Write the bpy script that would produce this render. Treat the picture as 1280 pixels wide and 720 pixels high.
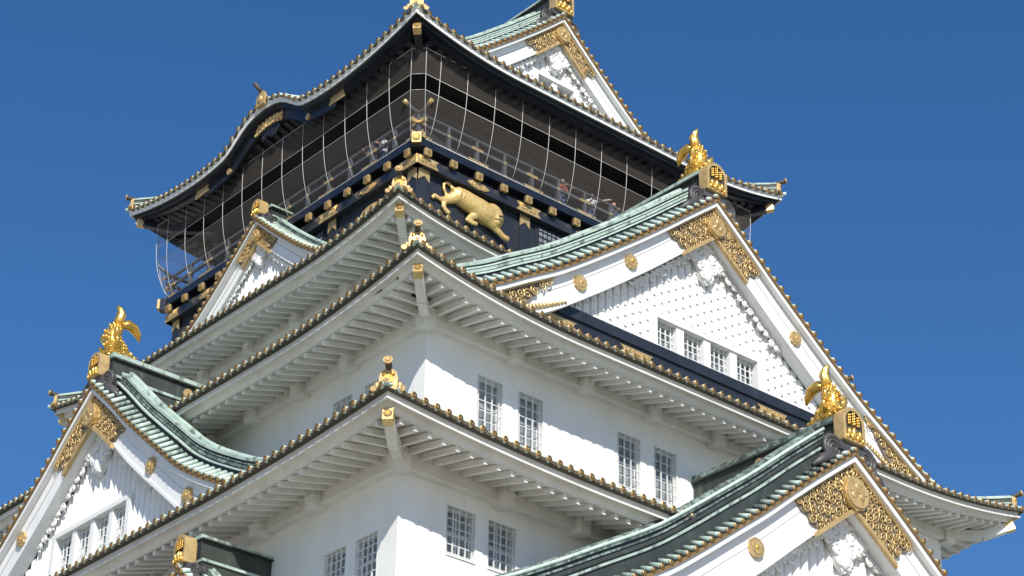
import bpy, bmesh, math, random
from mathutils import Vector, Matrix
PI = math.pi
R = math.radians
rnd = random.Random(7)
for o in list(bpy.data.objects): bpy.data.objects.remove(o, do_unlink=True)
scene = bpy.context.scene
COL = scene.collection
Z0 = 52.3                                   # height of the fifth roof's eave tips above the ground

# ------------------------------------------------------------------ camera, sky, sun, exposure
cam = bpy.data.cameras.new('camera'); camo = bpy.data.objects.new('camera', cam); COL.objects.link(camo)
yaw, pitch, roll = 0.8681, 0.5161, 0.0191
f_ = Vector((math.cos(yaw)*math.cos(pitch), math.sin(yaw)*math.cos(pitch), math.sin(pitch)))
r_ = Vector((math.sin(yaw), -math.cos(yaw), 0)); u_ = r_.cross(f_)
rr = r_*math.cos(roll)+u_*math.sin(roll); uu = -r_*math.sin(roll)+u_*math.cos(roll)
m = Matrix.Identity(4)
for i in range(3): m[i][0] = rr[i]; m[i][1] = uu[i]; m[i][2] = -f_[i]
m[0][3], m[1][3], m[2][3] = -51.1224, -64.4516, -50.6746+Z0
camo.matrix_world = m
cam.sensor_fit = 'HORIZONTAL'; cam.sensor_width = 36; cam.lens = 2794.5/1280*36
cam.clip_start = 0.5; cam.clip_end = 6000
scene.camera = camo

SUN_PHI, SUN_EL = R(31), R(35.9)            # the sun stands in front of the gabled face, a little to its left
sun_dir = Vector((-math.sin(SUN_PHI)*math.cos(SUN_EL), -math.cos(SUN_PHI)*math.cos(SUN_EL), math.sin(SUN_EL)))
world = bpy.data.worlds.new('World'); scene.world = world; world.use_nodes = True
wn = world.node_tree; bg = wn.nodes['Background']
sky = wn.nodes.new('ShaderNodeTexSky'); sky.sky_type = 'NISHITA'; sky.sun_disc = False
sky.sun_elevation = SUN_EL
sky.sun_rotation = math.atan2(sun_dir.x, sun_dir.y)
sky.altitude = 0; sky.air_density = 1.0; sky.dust_density = 0.5; sky.ozone_density = 6.0
hs = wn.nodes.new('ShaderNodeHueSaturation'); hs.inputs['Saturation'].default_value = 1.17; hs.inputs['Hue'].default_value = .503; wn.links.new(sky.outputs[0], hs.inputs['Color']); wn.links.new(hs.outputs[0], bg.inputs[0]); bg.inputs[1].default_value = 0.097
sl = bpy.data.lights.new('sun', 'SUN'); sl.energy = 4.0; sl.angle = R(0.53); sl.color = (1.0, 0.94, 0.84)
so = bpy.data.objects.new('sun', sl); COL.objects.link(so)
so.rotation_euler = sun_dir.to_track_quat('Z', 'Y').to_euler(); so.location = (-60, -90, 120)
vs = scene.view_settings; vs.view_transform = 'Standard'; vs.look = 'None'; vs.gamma = 1; vs.exposure = 0.4; vs.use_curve_mapping = False
scene.render.engine = 'CYCLES'
scene.cycles.transparent_max_bounces = 16

# ------------------------------------------------------------------ materials
MATS = {}
def mat(name, c1, c2=None, scale=3.0, rough=0.6, metal=0.0, bump=0.0, bscale=None, detail=6, lo=.35, hi=.65, streak=None, streak_c=None, stretch=(1, 1, 1), spec=0.5, rvar=0.0):
    m = bpy.data.materials.new(name); m.use_nodes = True; n = m.node_tree; L = n.links
    b = n.nodes['Principled BSDF']; b.inputs['Roughness'].default_value = rough; b.inputs['Metallic'].default_value = metal
    b.inputs['Specular IOR Level'].default_value = spec
    tc = n.nodes.new('ShaderNodeTexCoord')
    mp = n.nodes.new('ShaderNodeMapping'); mp.inputs['Scale'].default_value = stretch; L.new(tc.outputs['Object'], mp.inputs[0])
    col = None
    if c2:
        t = n.nodes.new('ShaderNodeTexNoise'); t.inputs['Scale'].default_value = scale; t.inputs['Detail'].default_value = detail; t.inputs['Roughness'].default_value = .62
        L.new(mp.outputs[0], t.inputs['Vector'])
        mr = n.nodes.new('ShaderNodeMapRange'); mr.inputs[1].default_value = lo; mr.inputs[2].default_value = hi; L.new(t.outputs[0], mr.inputs[0])
        mx = n.nodes.new('ShaderNodeMix'); mx.data_type = 'RGBA'; L.new(mr.outputs[0], mx.inputs[0])
        mx.inputs[6].default_value = (*c1, 1); mx.inputs[7].default_value = (*c2, 1); col = mx.outputs[2]
        if rvar:
            rr_ = n.nodes.new('ShaderNodeMapRange'); rr_.inputs[3].default_value = rough-rvar; rr_.inputs[4].default_value = rough+rvar
            L.new(t.outputs[0], rr_.inputs[0]); L.new(rr_.outputs[0], b.inputs['Roughness'])
    if streak:                                  # rain streaks running down: noise stretched along z
        mp2 = n.nodes.new('ShaderNodeMapping'); mp2.inputs['Scale'].default_value = streak[:3]; L.new(tc.outputs['Object'], mp2.inputs[0])
        t2 = n.nodes.new('ShaderNodeTexNoise'); t2.inputs['Scale'].default_value = 1.0; t2.inputs['Detail'].default_value = 5; L.new(mp2.outputs[0], t2.inputs['Vector'])
        m2 = n.nodes.new('ShaderNodeMapRange'); m2.inputs[1].default_value = streak[3]; m2.inputs[2].default_value = streak[4]; m2.inputs[4].default_value = streak[5]; L.new(t2.outputs[0], m2.inputs[0])
        x2 = n.nodes.new('ShaderNodeMix'); x2.data_type = 'RGBA'; L.new(m2.outputs[0], x2.inputs[0])
        if col: L.new(col, x2.inputs[6])
        else: x2.inputs[6].default_value = (*c1, 1)
        x2.inputs[7].default_value = (*streak_c, 1); col = x2.outputs[2]
    if col: L.new(col, b.inputs['Base Color'])
    else: b.inputs['Base Color'].default_value = (*c1, 1)
    if bump:
        t3 = n.nodes.new('ShaderNodeTexNoise'); t3.inputs['Scale'].default_value = bscale or scale*4; t3.inputs['Detail'].default_value = 4
        L.new(mp.outputs[0], t3.inputs['Vector'])
        bp = n.nodes.new('ShaderNodeBump'); bp.inputs['Strength'].default_value = bump; bp.inputs['Distance'].default_value = .05
        L.new(t3.outputs[0], bp.inputs['Height']); L.new(bp.outputs[0], b.inputs['Normal'])
    MATS[name] = m
    return m
mat('plaster', (.81, .805, .785), (.73, .735, .725), .6, .85, bump=.10, bscale=5, lo=.36, hi=.74, streak=(1.3, 1.3, .22, .52, .80, .42), streak_c=(.60, .60, .575))
mat('white_timber', (.79, .775, .735), (.67, .66, .62), 1.1, .7, streak=(.9, .9, 1.6, .52, .76, .5), streak_c=(.55, .52, .45), bump=.04)
mat('white_board', (.81, .81, .80), (.75, .755, .745), .7, .6, streak=(2.2, 2.2, .25, .58, .8, .4), streak_c=(.60, .60, .57))
mat('carving', (.80, .80, .79), (.70, .70, .69), 2.5, .75, bump=.15, bscale=10)
mat('copper', (.44, .54, .475), (.33, .43, .375), 1.6, .6, lo=.38, hi=.62, streak=(3.2, 3.2, .6, .52, .66, .9), streak_c=(.11, .14, .12), bump=.08, bscale=9)
mat('copper_worn', (.24, .32, .28), (.085, .11, .10), 2.6, .6, lo=.40, hi=.60, streak=(6, 6, 6, .47, .60, .85), streak_c=(.04, .05, .045), bump=.08, bscale=9)
mat('copper_tile', (.58, .68, .62), (.43, .56, .49), 3.0, .55, lo=.36, hi=.64, streak=(5, 5, 2, .55, .75, .7), streak_c=(.16, .22, .19), bump=.05, bscale=12)
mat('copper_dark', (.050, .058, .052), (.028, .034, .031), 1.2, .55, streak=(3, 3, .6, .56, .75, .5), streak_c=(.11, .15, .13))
mat('tile_dark', (.085, .075, .055), (.05, .045, .035), 4, .65)  # plain dark brown for tile edges, necks, grooves and small marks
mat('bronze_scroll', (.055, .052, .055), (.09, .085, .085), 3, .45)
mat('gold', (.74, .54, .25), (.54, .37, .15), 4.5, .36, .5, bump=.15, bscale=14, rvar=.12)
mat('gold_bright', (.95, .62, .16), (.80, .44, .08), 5, .27, .8, bump=.08, bscale=12, rvar=.1)
mat('gold_aged', (.36, .22, .075), (.20, .125, .05), 5, .5, .25, bump=.1, bscale=20)
mat('gold_tile', (.42, .275, .105), (.25, .16, .065), 6, .45, .3, bump=.1, bscale=20)
mat('gold_dull', (.60, .43, .20), (.42, .29, .12), 5, .48, .25, bump=.1, bscale=12)
mat('gold_leaf', (.92, .66, .27), (.66, .44, .15), 4.0, .36, .40, bump=.5, bscale=11, lo=.32, hi=.68)
mat('tile_face', (.13, .09, .045), (.08, .06, .035), 6, .6)
mat('lacquer', (.010, .013, .020), (.018, .021, .030), 1.3, .32, rvar=.1)
mat('lacquer_rail_sunlit', (.065, .07, .08), (.10, .105, .115), 1.5, .4)  # black lacquer paled: sunlight on the rails is put into its colour
mat('navy_timber', (.012, .016, .025), (.021, .026, .038), 1.2, .5, streak=(1, 1, .3, .55, .8, .4), streak_c=(.05, .06, .075))
mat('dark_wall', (.012, .012, .014), (.02, .019, .02), .8, .7)
mat('recess', (.24, .20, .14), (.15, .125, .09), 2, .7)
mat('glass', (.22, .245, .26), (.34, .365, .38), 1.4, .2, spec=.7, streak=(.3, .3, 9, .45, .6, .5), streak_c=(.10, .115, .135))  # grey-blue base: the sky's reflection is put into the pane colour
mat('lattice_white', (.72, .735, .73), (.60, .62, .62), 2.5, .6)
mat('steel_cable', (.50, .49, .47), None, rough=.4, metal=.2)
mat('skin', (.62, .38, .28), (.56, .33, .24), 9, .55)
mat('hair', (.02, .016, .014), (.03, .024, .02), 20, .5)
mat('cloth_white', (.50, .51, .54), (.42, .44, .47), 6, .9)  # white cloth greyed: the net's dimming is put into its colour
mat('cloth_red', (.28, .07, .06), (.22, .05, .05), 6, .9)  # red darkened as well, so the cloth colour carries the net's veil
mat('cloth_blue', (.07, .10, .20), (.05, .07, .15), 6, .9)
mat('stone', (.34, .32, .28), (.22, .21, .19), .5, .85, bump=.6, bscale=1.2)
mat('gravel', (.47, .42, .33), (.38, .34, .27), .4, .95, bump=.3, bscale=3)
def netmat():
    m = bpy.data.materials.new('net_mesh'); m.use_nodes = True; n = m.node_tree; L = n.links
    b = n.nodes['Principled BSDF']; b.inputs['Base Color'].default_value = (.27, .235, .20, 1); b.inputs['Roughness'].default_value = .8
    t = n.nodes.new('ShaderNodeBsdfTransparent'); x = n.nodes.new('ShaderNodeMixShader')
    tc = n.nodes.new('ShaderNodeTexCoord'); no = n.nodes.new('ShaderNodeTexNoise'); no.inputs['Scale'].default_value = .8
    mr = n.nodes.new('ShaderNodeMapRange'); mr.inputs[3].default_value = .10; mr.inputs[4].default_value = .15
    L.new(tc.outputs['Object'], no.inputs['Vector']); L.new(no.outputs[0], mr.inputs[0]); L.new(mr.outputs[0], x.inputs[0])
    L.new(t.outputs[0], x.inputs[1]); L.new(b.outputs[0], x.inputs[2]); L.new(x.outputs[0], n.nodes['Material Output'].inputs[0])
    MATS['net_mesh'] = m
netmat()

# ------------------------------------------------------------------ mesh builder
def S_(s, d, z): return (s, -d, z)
def W_(s, d, z): return (-d, -s, z)
def N_(s, d, z): return (-s, d, z)
def E_(s, d, z): return (d, s, z)
SIDES = (S_, W_, N_, E_)
def I_(x, y, z): return (x, y, z)
class MB:
    def __init__(self, T=I_, off=(0, 0, 0)): self.v = []; self.f = []; self.T = T; self.off = off
    def p(self, a, b, c):
        x, y, z = self.T(a, b, c); self.v.append((x, y, z)); return len(self.v)-1
    def face(self, idx, m, sm=False): self.f.append((idx, m, sm))
    def quad(self, pts, m, sm=False): self.face([self.p(*q) for q in pts], m, sm)
    def hexa(self, P, m):
        i = [self.p(*q) for q in P]
        for a in ((0, 3, 2, 1), (4, 5, 6, 7), (0, 1, 5, 4), (1, 2, 6, 5), (2, 3, 7, 6), (3, 0, 4, 7)): self.face([i[k] for k in a], m)
    def box(self, a0, a1, b0, b1, c0, c1, m):
        self.hexa([(a0, b0, c0), (a1, b0, c0), (a1, b1, c0), (a0, b1, c0), (a0, b0, c1), (a1, b0, c1), (a1, b1, c1), (a0, b1, c1)], m)
    def bar(self, p, q, w, h, m, up=(0, 0, 1)):      # rectangular bar from p to q (local coordinates), width w, height h
        p = Vector(p); q = Vector(q); d = (q-p).normalized(); u = Vector(up); s = d.cross(u)
        s = s.normalized()*(w/2); u2 = s.cross(d).normalized()*(h/2)
        self.hexa([p-s-u2, p+s-u2, q+s-u2, q-s-u2, p-s+u2, p+s+u2, q+s+u2, q-s+u2], m)
    def tube(self, pts, rad, n, m, caps=True, capm=None, squash=None):
        pts = [Vector(p) for p in pts]
        if not isinstance(rad, (list, tuple)): rad = [rad]*len(pts)
        rings = []; prev = None
        for i, p in enumerate(pts):
            d = (pts[min(i+1, len(pts)-1)]-pts[max(i-1, 0)]).normalized()
            if prev is None:
                a = Vector((0, 0, 1)) if abs(d.z) < .9 else Vector((1, 0, 0))
                x = d.cross(a).normalized()
            else: x = (prev-d*prev.dot(d)).normalized()
            prev = x; y = d.cross(x)
            ring = []
            for k in range(n):
                an = 2*PI*k/n; w = x*math.cos(an)*rad[i]+y*math.sin(an)*rad[i]
                if squash: w = Vector((w.x*squash[0], w.y*squash[1], w.z*squash[2]))
                ring.append(self.p(*(p+w)))
            rings.append(ring)
        for i in range(len(rings)-1):
            A, B = rings[i], rings[i+1]
            for k in range(n): self.face([A[k], A[(k+1) % n], B[(k+1) % n], B[k]], m, n > 4)
        if caps:
            self.face(rings[0][::-1], capm or m); self.face(rings[-1], capm or m)
    def ball(self, c, r, m, nu=10, nv=6):
        if not isinstance(r, (tuple, list)): r = (r, r, r)
        rows = []
        for j in range(1, nv):
            ph = PI*j/nv
            rows.append([self.p(c[0]+r[0]*math.sin(ph)*math.cos(2*PI*i/nu), c[1]+r[1]*math.sin(ph)*math.sin(2*PI*i/nu), c[2]+r[2]*math.cos(ph)) for i in range(nu)])
        t = self.p(c[0], c[1], c[2]+r[2]); b = self.p(c[0], c[1], c[2]-r[2])
        for i in range(nu):
            k = (i+1) % nu
            self.face([t, rows[0][i], rows[0][k]], m, True); self.face([b, rows[-1][k], rows[-1][i]], m, True)
            for j in range(len(rows)-1): self.face([rows[j][i], rows[j+1][i], rows[j+1][k], rows[j][k]], m, True)
    def sweep(self, path, sec, m, closed=True, sm=False, caps=True):   # path: function per station -> list of points for the section
        rings = [[self.p(*q) for q in path(t, sec)] for t in sec['t']]
        k = len(rings[0])
        for A, B in zip(rings, rings[1:]):
            for i in range(k if closed else k-1): self.face([A[i], A[(i+1) % k], B[(i+1) % k], B[i]], m, sm)
        if caps and closed: self.face(rings[0][::-1], m); self.face(rings[-1], m)
    def prism(self, outline, b0, b1, m, mside=None):     # outline in (a, c); thickness along b
        A = [self.p(x, b0, z) for x, z in outline]; B = [self.p(x, b1, z) for x, z in outline]; n = len(A)
        self.face(A, m); self.face(B[::-1], m)
        for i in range(n): self.face([A[i], A[(i+1) % n], B[(i+1) % n], B[i]], mside or m)
    def disc(self, c, axis, r, depth, m, n=12, mside=None, petal=0):   # short cylinder along a local axis ('b' = outwards)
        ring0 = []; ring1 = []
        for k in range(n):
            a = 2*PI*k/n; q = r*(1-petal*(k % 2))
            da, dc = q*math.cos(a), q*math.sin(a)
            ring0.append(self.p(c[0]+da, c[1], c[2]+dc)); ring1.append(self.p(c[0]+da, c[1]+depth, c[2]+dc))
        self.face(ring1, m); self.face(ring0[::-1], m)
        for k in range(n): self.face([ring0[k], ring0[(k+1) % n], ring1[(k+1) % n], ring1[k]], mside or m)
    def build(self, name, parent=None, weld=False):
        me = bpy.data.meshes.new(name)
        ms = []
        for _, mm, _ in self.f:
            if mm not in ms: ms.append(mm)
        ox, oy, oz = self.off
        me.from_pydata([(x-ox, y-oy, z-oz+Z0) for x, y, z in self.v], [], [f[0] for f in self.f])
        for mm in ms: me.materials.append(MATS[mm])
        me.polygons.foreach_set('material_index', [ms.index(f[1]) for f in self.f])
        me.polygons.foreach_set('use_smooth', [f[2] for f in self.f])
        bm = bmesh.new(); bm.from_mesh(me); bmesh.ops.recalc_face_normals(bm, faces=bm.faces); bm.to_mesh(me); bm.free()
        o = bpy.data.objects.new(name, me); COL.objects.link(o)
        if parent: o.parent = parent
        return o
def tag(o, label=None, cat=None, group=None, kind=None):
    if label: o['label'] = label
    if cat: o['category'] = cat
    if group: o['group'] = group
    if kind: o['kind'] = kind
    return o
def interp(pts):
    xs = [p[0] for p in pts]; ys = [p[1] for p in pts]; n = len(xs)
    h = [xs[i+1]-xs[i] for i in range(n-1)]; dl = [(ys[i+1]-ys[i])/h[i] for i in range(n-1)]
    mm = [dl[0]]+[0 if dl[i-1]*dl[i] <= 0 else 2*dl[i-1]*dl[i]/(dl[i-1]+dl[i]) for i in range(1, n-1)]+[dl[-1]]
    def f(x):
        if x <= xs[0]: return ys[0]+mm[0]*(x-xs[0])
        if x >= xs[-1]: return ys[-1]+mm[-1]*(x-xs[-1])
        i = max(k for k in range(n-1) if xs[k] <= x); t = (x-xs[i])/h[i]
        return (2*t**3-3*t*t+1)*ys[i]+(t**3-2*t*t+t)*h[i]*mm[i]+(-2*t**3+3*t*t)*ys[i+1]+(t**3-t*t)*h[i]*mm[i+1]
    return f
def lin(a, b, n): return [a+(b-a)*i/(n-1) for i in range(n)]

# ------------------------------------------------------------------ setting: ground
g = MB(I_)
for k in range(1):
    n = 48; ring = [g.p(4000*math.cos(2*PI*i/n), 4000*math.sin(2*PI*i/n), -Z0) for i in range(n)]
    g.face(ring, 'gravel')
tag(g.build('ground'), kind='structure')

# ------------------------------------------------------------------ the castle
tower = bpy.data.objects.new('castle_tower', None); COL.objects.link(tower)
tag(tower, 'white castle keep with stacked green copper roofs and a black top storey', 'castle')

# stone base and the lowest storey, below the picture
b = MB()
def ringbox(mb, A0, B0, z0, A1, B1, z1, m):
    P = [(-A0, -B0, z0), (A0, -B0, z0), (A0, B0, z0), (-A0, B0, z0), (-A1, -B1, z1), (A1, -B1, z1), (A1, B1, z1), (-A1, B1, z1)]
    mb.hexa(P, m)
zz = lin(0, 1, 7)
for a, c in zip(zz, zz[1:]):
    fa = 20.4+6.5*(1-a)**1.7; fc = 20.4+6.5*(1-c)**1.7
    ringbox(b, fa, fa+2.4, -Z0+.02+(13.8-.02)*a, fc, fc+2.4, -Z0+13.8*c, 'stone')
b.build('stone_base', tower)

GLASS_D = .34
def window(T, d, s0, s1, z0, z1, nv=4, nh=5, depth=.30):
    w = MB(T); e = .003
    D0, D1 = d-depth, d+e
    # reveal: four thin boards lining the opening
    w.box(s0-e, s0+.05, D0, D1, z0, z1, 'plaster'); w.box(s1-.05, s1+e, D0, D1, z0, z1, 'plaster')
    w.box(s0+.05, s1-.05, D0, D1, z1-.05, z1+e, 'plaster'); w.box(s0+.05, s1-.05, D0, D1+.03, z0-e, z0+.05, 'plaster')
    wo = w.build('window', tower)
    p = MB(T)
    p.quad([(s0, D0+.02, z0), (s1, D0+.02, z0), (s1, D0+.02, z1), (s0, D0+.02, z1)], 'glass')
    p.build('pane', wo)
    q = MB(T)                                       # sash of the glazed window behind the bars
    zm = z0+(z1-z0)*.52; sm = (s0+s1)/2
    for zc in (z0+.09, zm, z1-.09): q.box(s0+.05, s1-.05, D0+.03, D0+.07, zc-.035, zc+.035, 'lattice_white')
    for sc in (s0+.09, sm, s1-.09): q.box(sc-.035, sc+.035, D0+.032, D0+.068, z0+.05, z1-.05, 'lattice_white')
    q.box(sm-.25*(s1-s0)-.012, sm-.25*(s1-s0)+.012, D0+.034, D0+.06, z0+.05, zm, 'lattice_white')
    q.build('sash', wo)
    l = MB(T); dl = d-.075
    for i in range(nv):
        s = s0+(s1-s0)*(i+.5)/nv; l.box(s-.017, s+.017, dl-.03, dl+.02, z0+.05, z1-.05, 'lattice_white')
    for i in range(nh):
        z = z0+(z1-z0)*(i+.5)/nh; l.box(s0+.05, s1-.05, dl-.012, dl+.012, z-.013, z+.013, 'lattice_white')
    l.build('lattice', wo)
def wall(T, L, d, z0, z1, holes, m='plaster', name='wall', parent=None):
    w = MB(T)
    xs = sorted(set([-L, L]+[h[0] for h in holes]+[h[1] for h in holes])); zs = sorted(set([z0, z1]+[h[2] for h in holes]+[h[3] for h in holes]))
    for x0, x1 in zip(xs, xs[1:]):
        for a, c in zip(zs, zs[1:]):
            cx, cz = (x0+x1)/2, (a+c)/2
            if any(h[0] < cx < h[1] and h[2] < cz < h[3] for h in holes): continue
            w.quad([(x0, d, a), (x1, d, a), (x1, d, c), (x0, d, c)], m)
    return w.build(name, parent or tower)

# storeys: (half width x, half width y, bottom, top)
def storey(A, B, z0, z1, hs, hw, **k):
    for T in SIDES:
        ew = T in (W_, E_)
        L, d = (B, A) if ew else (A, B)
        holes = hw if ew else hs
        wall(T, L, d, z0, z1, holes)
        for h in holes: window(T, d, *h, **k)
h3 = [(s0, s1, -19.55, -17.45) for s0, s1 in ((-10.51, -9.35), (-8.77, -7.6), (-4.35, -3.18), (-2.64, -1.46), (1.46, 2.64), (3.18, 4.35), (7.6, 8.77), (9.35, 10.51))]
h3w = [(s0, s1, -19.55, -17.45) for s0, s1 in ((9.87, 11.02), (11.6, 12.75), (-11.02, -9.87), (-12.75, -11.6))]
h2 = [(s0, s1, -26.25, -24.67) for s0, s1 in ((-14.84, -13.66), (-13.30, -12.13), (12.13, 13.30), (13.66, 14.84))]
h2w = [(s0, s1, -27.25, -25.68) for s0, s1 in ((15.4, 16.55), (16.9, 18.02), (-16.55, -15.4), (-18.02, -16.9))]
storey(18.3, 20.9, -38.55, -32.4, [], [])
storey(16.51, 18.87, -30.6, -22.6, h2, h2w, nv=5, nh=6)
storey(12.62, 14.82, -20.6, -15.2, h3, h3w, nv=4, nh=6)
storey(9.34, 9.34, -14.6, -9.2, [], [])

# ------------------------------------------------------------------ tiered roofs
SP = .41
def rise_fn(Rr, c0, p):
    return lambda t: Rr*max(0., (abs(t)-c0)/(1-c0))**p
def tier(name, A, B, zl, rise, Ain, Bin, H, k=.7, wallA=None, wallB=None, black=False, bumpW=None, braks=None, hip=True, cut=0, capz=.33):
    fw = 'lacquer' if black else 'white_timber'
    roof = MB(); tiles = MB(); fas = MB(); soff = MB(); raf = MB(); beam = MB()
    zt = zl+(.25 if black else .31)
    for T in SIDES:
        ew = T in (W_, E_)
        L, D, Li, Di, wd, wl = (B, A, Bin, Ain, wallA, wallB) if ew else (A, B, Ain, Bin, wallB, wallA)
        bump = bumpW if (ew and bumpW) else (lambda s: 0.)
        for mb in (roof, tiles, fas, soff, raf, beam): mb.T = T
        rs = lambda s, LL=L: rise(s/LL)+bump(s)
        def zr(s, q, L=L, Li=Li, bump=bump):
            Lq = L*(1-q)+Li*q
            return zt+rise(max(-1, min(1, s/Lq)))*max(0., 1-q)**1.5+bump(s)*(1-.25*q)*(1 if bump(s) == 0 else 1)+H*(k*q+(1-k)*q*q)
        # top sheet
        ts = lin(-1, 1, 61); qs = lin(0, 1, 8)
        G = [[roof.p(t*(L*(1-q)+Li*q), D-(D-Di)*q, zr(t*(L*(1-q)+Li*q), q)) for t in ts] for q in qs]
        for j in range(7):
            for i in range(60):
                if cut and T is S_ and j < 1 and abs(ts[i]+ts[i+1])*.5*L < cut: continue
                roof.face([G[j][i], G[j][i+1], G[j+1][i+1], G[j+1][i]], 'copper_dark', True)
        # tile rolls with their round gold ends, flat tiles between them
        n = int(2*L/SP); s_off = -n*SP/2
        for i in range(n+1):
            s = s_off+i*SP
            if abs(s) > L-.08 or (cut and T is S_ and abs(s) < cut): continue
            qm = 1. if abs(s) <= Li else (L-abs(s))/(L-Li)
            qq = lin(0, max(.06, qm*.98), 5)
            rings = []
            for q in [None]+qq:
                q0 = 0 if q is None else q
                d = D+.11 if q is None else D-(D-Di)*q
                zc = zr(s, q0)+.06+(-.03 if q is None else 0)
                rings.append([tiles.p(s+.085*math.cos(a), d, zc+.085*math.sin(a)) for a in (PI, .75*PI, .5*PI, .25*PI, 0)])
            for Ra, Rb in zip(rings, rings[1:]):
                for a in range(4): tiles.face([Ra[a], Ra[a+1], Rb[a+1], Rb[a]], 'copper_tile', True)
            z = zr(s, 0)+.035
            tiles.disc((s, D+.04, z), 'b', .108, .085, 'tile_face', 10, 'copper_tile')
            # raised rim and boss of the tile end
            for (r0, r1, dep, mm) in ((.112, .080, .15, 'gold_tile'),):
                a0 = []; a1 = []
                for q in range(10):
                    an = 2*PI*q/10
                    a0.append(tiles.p(s+r0*math.cos(an), D+.126, z+r0*math.sin(an))); a1.append(tiles.p(s+r1*math.cos(an), D+.15, z+r1*math.sin(an)))
                for q in range(10): tiles.face([a0[q], a0[(q+1) % 10], a1[(q+1) % 10], a1[q]], 'gold_tile')
            tiles.disc((s, D+.126, z), 'b', .045, .02, 'gold_tile', 6)
            if i < n:                                     # pendent flat tile end
                pts = []
                for fr in (0., .25, .5, .75, 1.):
                    ss = s+SP*fr; zz_ = zr(min(max(ss, -L), L), 0)+.02
                    sag = .07*(1-(2*fr-1)**2)
                    pts.append((ss, zz_-sag*.8+.06, zz_-sag*.7-.05))
                if abs(pts[-1][0]) < L:
                    A_ = [tiles.p(p[0], D+.10, p[1]) for p in pts]; B_ = [tiles.p(p[0], D+.10, p[2]) for p in pts]; C_ = [tiles.p(p[0], D-.05, p[2]) for p in pts]
                    E2 = [tiles.p(p[0], D-.3, p[1]) for p in pts]
                    for a in range(4):
                        tiles.face([A_[a], A_[a+1], B_[a+1], B_[a]], 'tile_face'); tiles.face([B_[a], B_[a+1], C_[a+1], C_[a]], 'tile_dark')
                        tiles.face([A_[a], A_[a+1], E2[a+1], E2[a]], 'copper_tile')
        # fascia: swept section, mitred at the corners
        ts2 = [math.copysign(abs(x)**.8, x) for x in lin(-1, 1, 61)]
        def sweep_sec(mb, sec, m, smi=False):
            rings = [[mb.p(t*(L+o), D+o, zl+zo+rise(t)+bump(t*(L+o))) for o, zo in sec] for t in ts2]
            K = len(sec)
            for ti, (Ra, Rb) in enumerate(zip(rings, rings[1:])):
                if cut and T is S_ and abs(ts2[ti]+ts2[ti+1])*.5*L < cut: continue
                for a in range(K-1): mb.face([Ra[a], Ra[a+1], Rb[a+1], Rb[a]], m, smi)
        ff = 'white_board' if black else 'white_timber'
        if not black: sweep_sec(tiles, [(-.13, .275), (.05, .27), (.05, .245), (-.13, .24)], 'tile_dark')
        sweep_sec(fas, [(-.12, .27), (-.12, .075), (-.065, .06), (-.065, .0), (-.12, .0), (-.12, .03)] if not black else [(.03, .24), (.05, .235), (.05, .20), (.0, .17), (.0, .0), (-.05, -.0), (-.05, .03)], ff)
        if not black:
            sweep_sec(fas, [(-.12, .03), (-.125, .06), (-.23, .06), (-.28, .03), (-.315, -.04), (-.325, -.195), (-.44, -.20), (-.44, -.05)], ff, True)
        else:
            sweep_sec(fas, [(-.05, .03), (-.10, .0), (-.16, -.02), (-.16, -.16), (-.34, -.16), (-.34, -.28), (-.60, -.28), (-.60, -.1)], 'lacquer')
        # soffit boards and rafters
        pit = .30 if not black else .06
        ri = .44 if not black else .6
        zs0 = zl-.17 if not black else zl-.16
        def zs(s, d, t): return zs0+pit*(D-ri-d)+rise(t)*min(1., max(0., (d-wd)/(D-ri-wd)))**.8+bump(s)*.9*(1 if black else 1)*max(0, (d-wd)/(D-wd))
        rows = []
        for q in lin(0, 1, 5):
            d = D-ri-(D-ri-wd)*q
            Ls = L-ri-(L-ri-wl)*q
            rows.append([soff.p(t*Ls, d, zs(t*Ls, d, t)) for t in ts2])
        for Ra, Rb in zip(rows, rows[1:]):
            for a in range(60):
                if cut and T is S_ and abs(ts2[a]+ts2[a+1])*.5*L < cut: continue
                soff.face([Ra[a], Ra[a+1], Rb[a+1], Rb[a]], fw if not black else 'dark_wall', True)
        nr = int(2*(L-.75)/.5); r0 = -nr*.5/2
        for i in range(nr+1):
            s = r0+i*.5; t = s/(L-ri)
            over = max(0., (abs(s)-wl)/(L-ri-wl)) if L-ri > wl else 0
            d1 = D-ri-.03; dmin = D-ri-.75; d0 = wd+(D-ri-wd)*over+(.12 if over > 0 else 0)
            if black: d0 = max(d0, dmin)
            if d1-d0 < .15: continue
            w = .062 if not black else .12; h = .18 if not black else .16
            hb = -.05 if not black else .12
            e = .035
            za1, za0 = zs(s, d1, t), zs(s, d0, t)
            up = .02
            mr_ = 'white_timber' if not black else 'navy_timber'
            cutq = False if not (cut and T is S_) else abs(s) < cut
            if cutq: continue
            raf.hexa([(s-w, d0, za0-h), (s+w, d0, za0-h), (s+w, d1+e, za1-h-.0-pit*e), (s-w, d1+e, za1-h-pit*e), (s-w, d0, za0+up), (s+w, d0, za0+up), (s+w, d1+e, za1-.02), (s-w, d1+e, za1-.02)], mr_)
        # wall plate and bracket noses
        if not black:
            wb = wl
            beam.box(-wb-.24, wb+.24, wd-.1, wd+.26, zl-.14, zl+.62, 'white_timber')
            beam.box(-wb-.30, wb+.30, wd-.1, wd+.31, zl-.19, zl-.141, 'white_timber')
            for s in (braks[1] if ew else braks[0]):
                beam.box(s-.20, s+.20, wd-.1, wd+.56, zl-.33, zl+.40, 'white_timber')
                beam.box(s-.23, s+.23, wd-.1, wd+.59, zl-.02, zl+.06, 'white_timber')
        else:
            beam.box(-wl, wl, wd-.1, wd+.2, zl-.9, zl+.3, 'lacquer')
    ro = roof.build('tiled_roof', tower)
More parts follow.
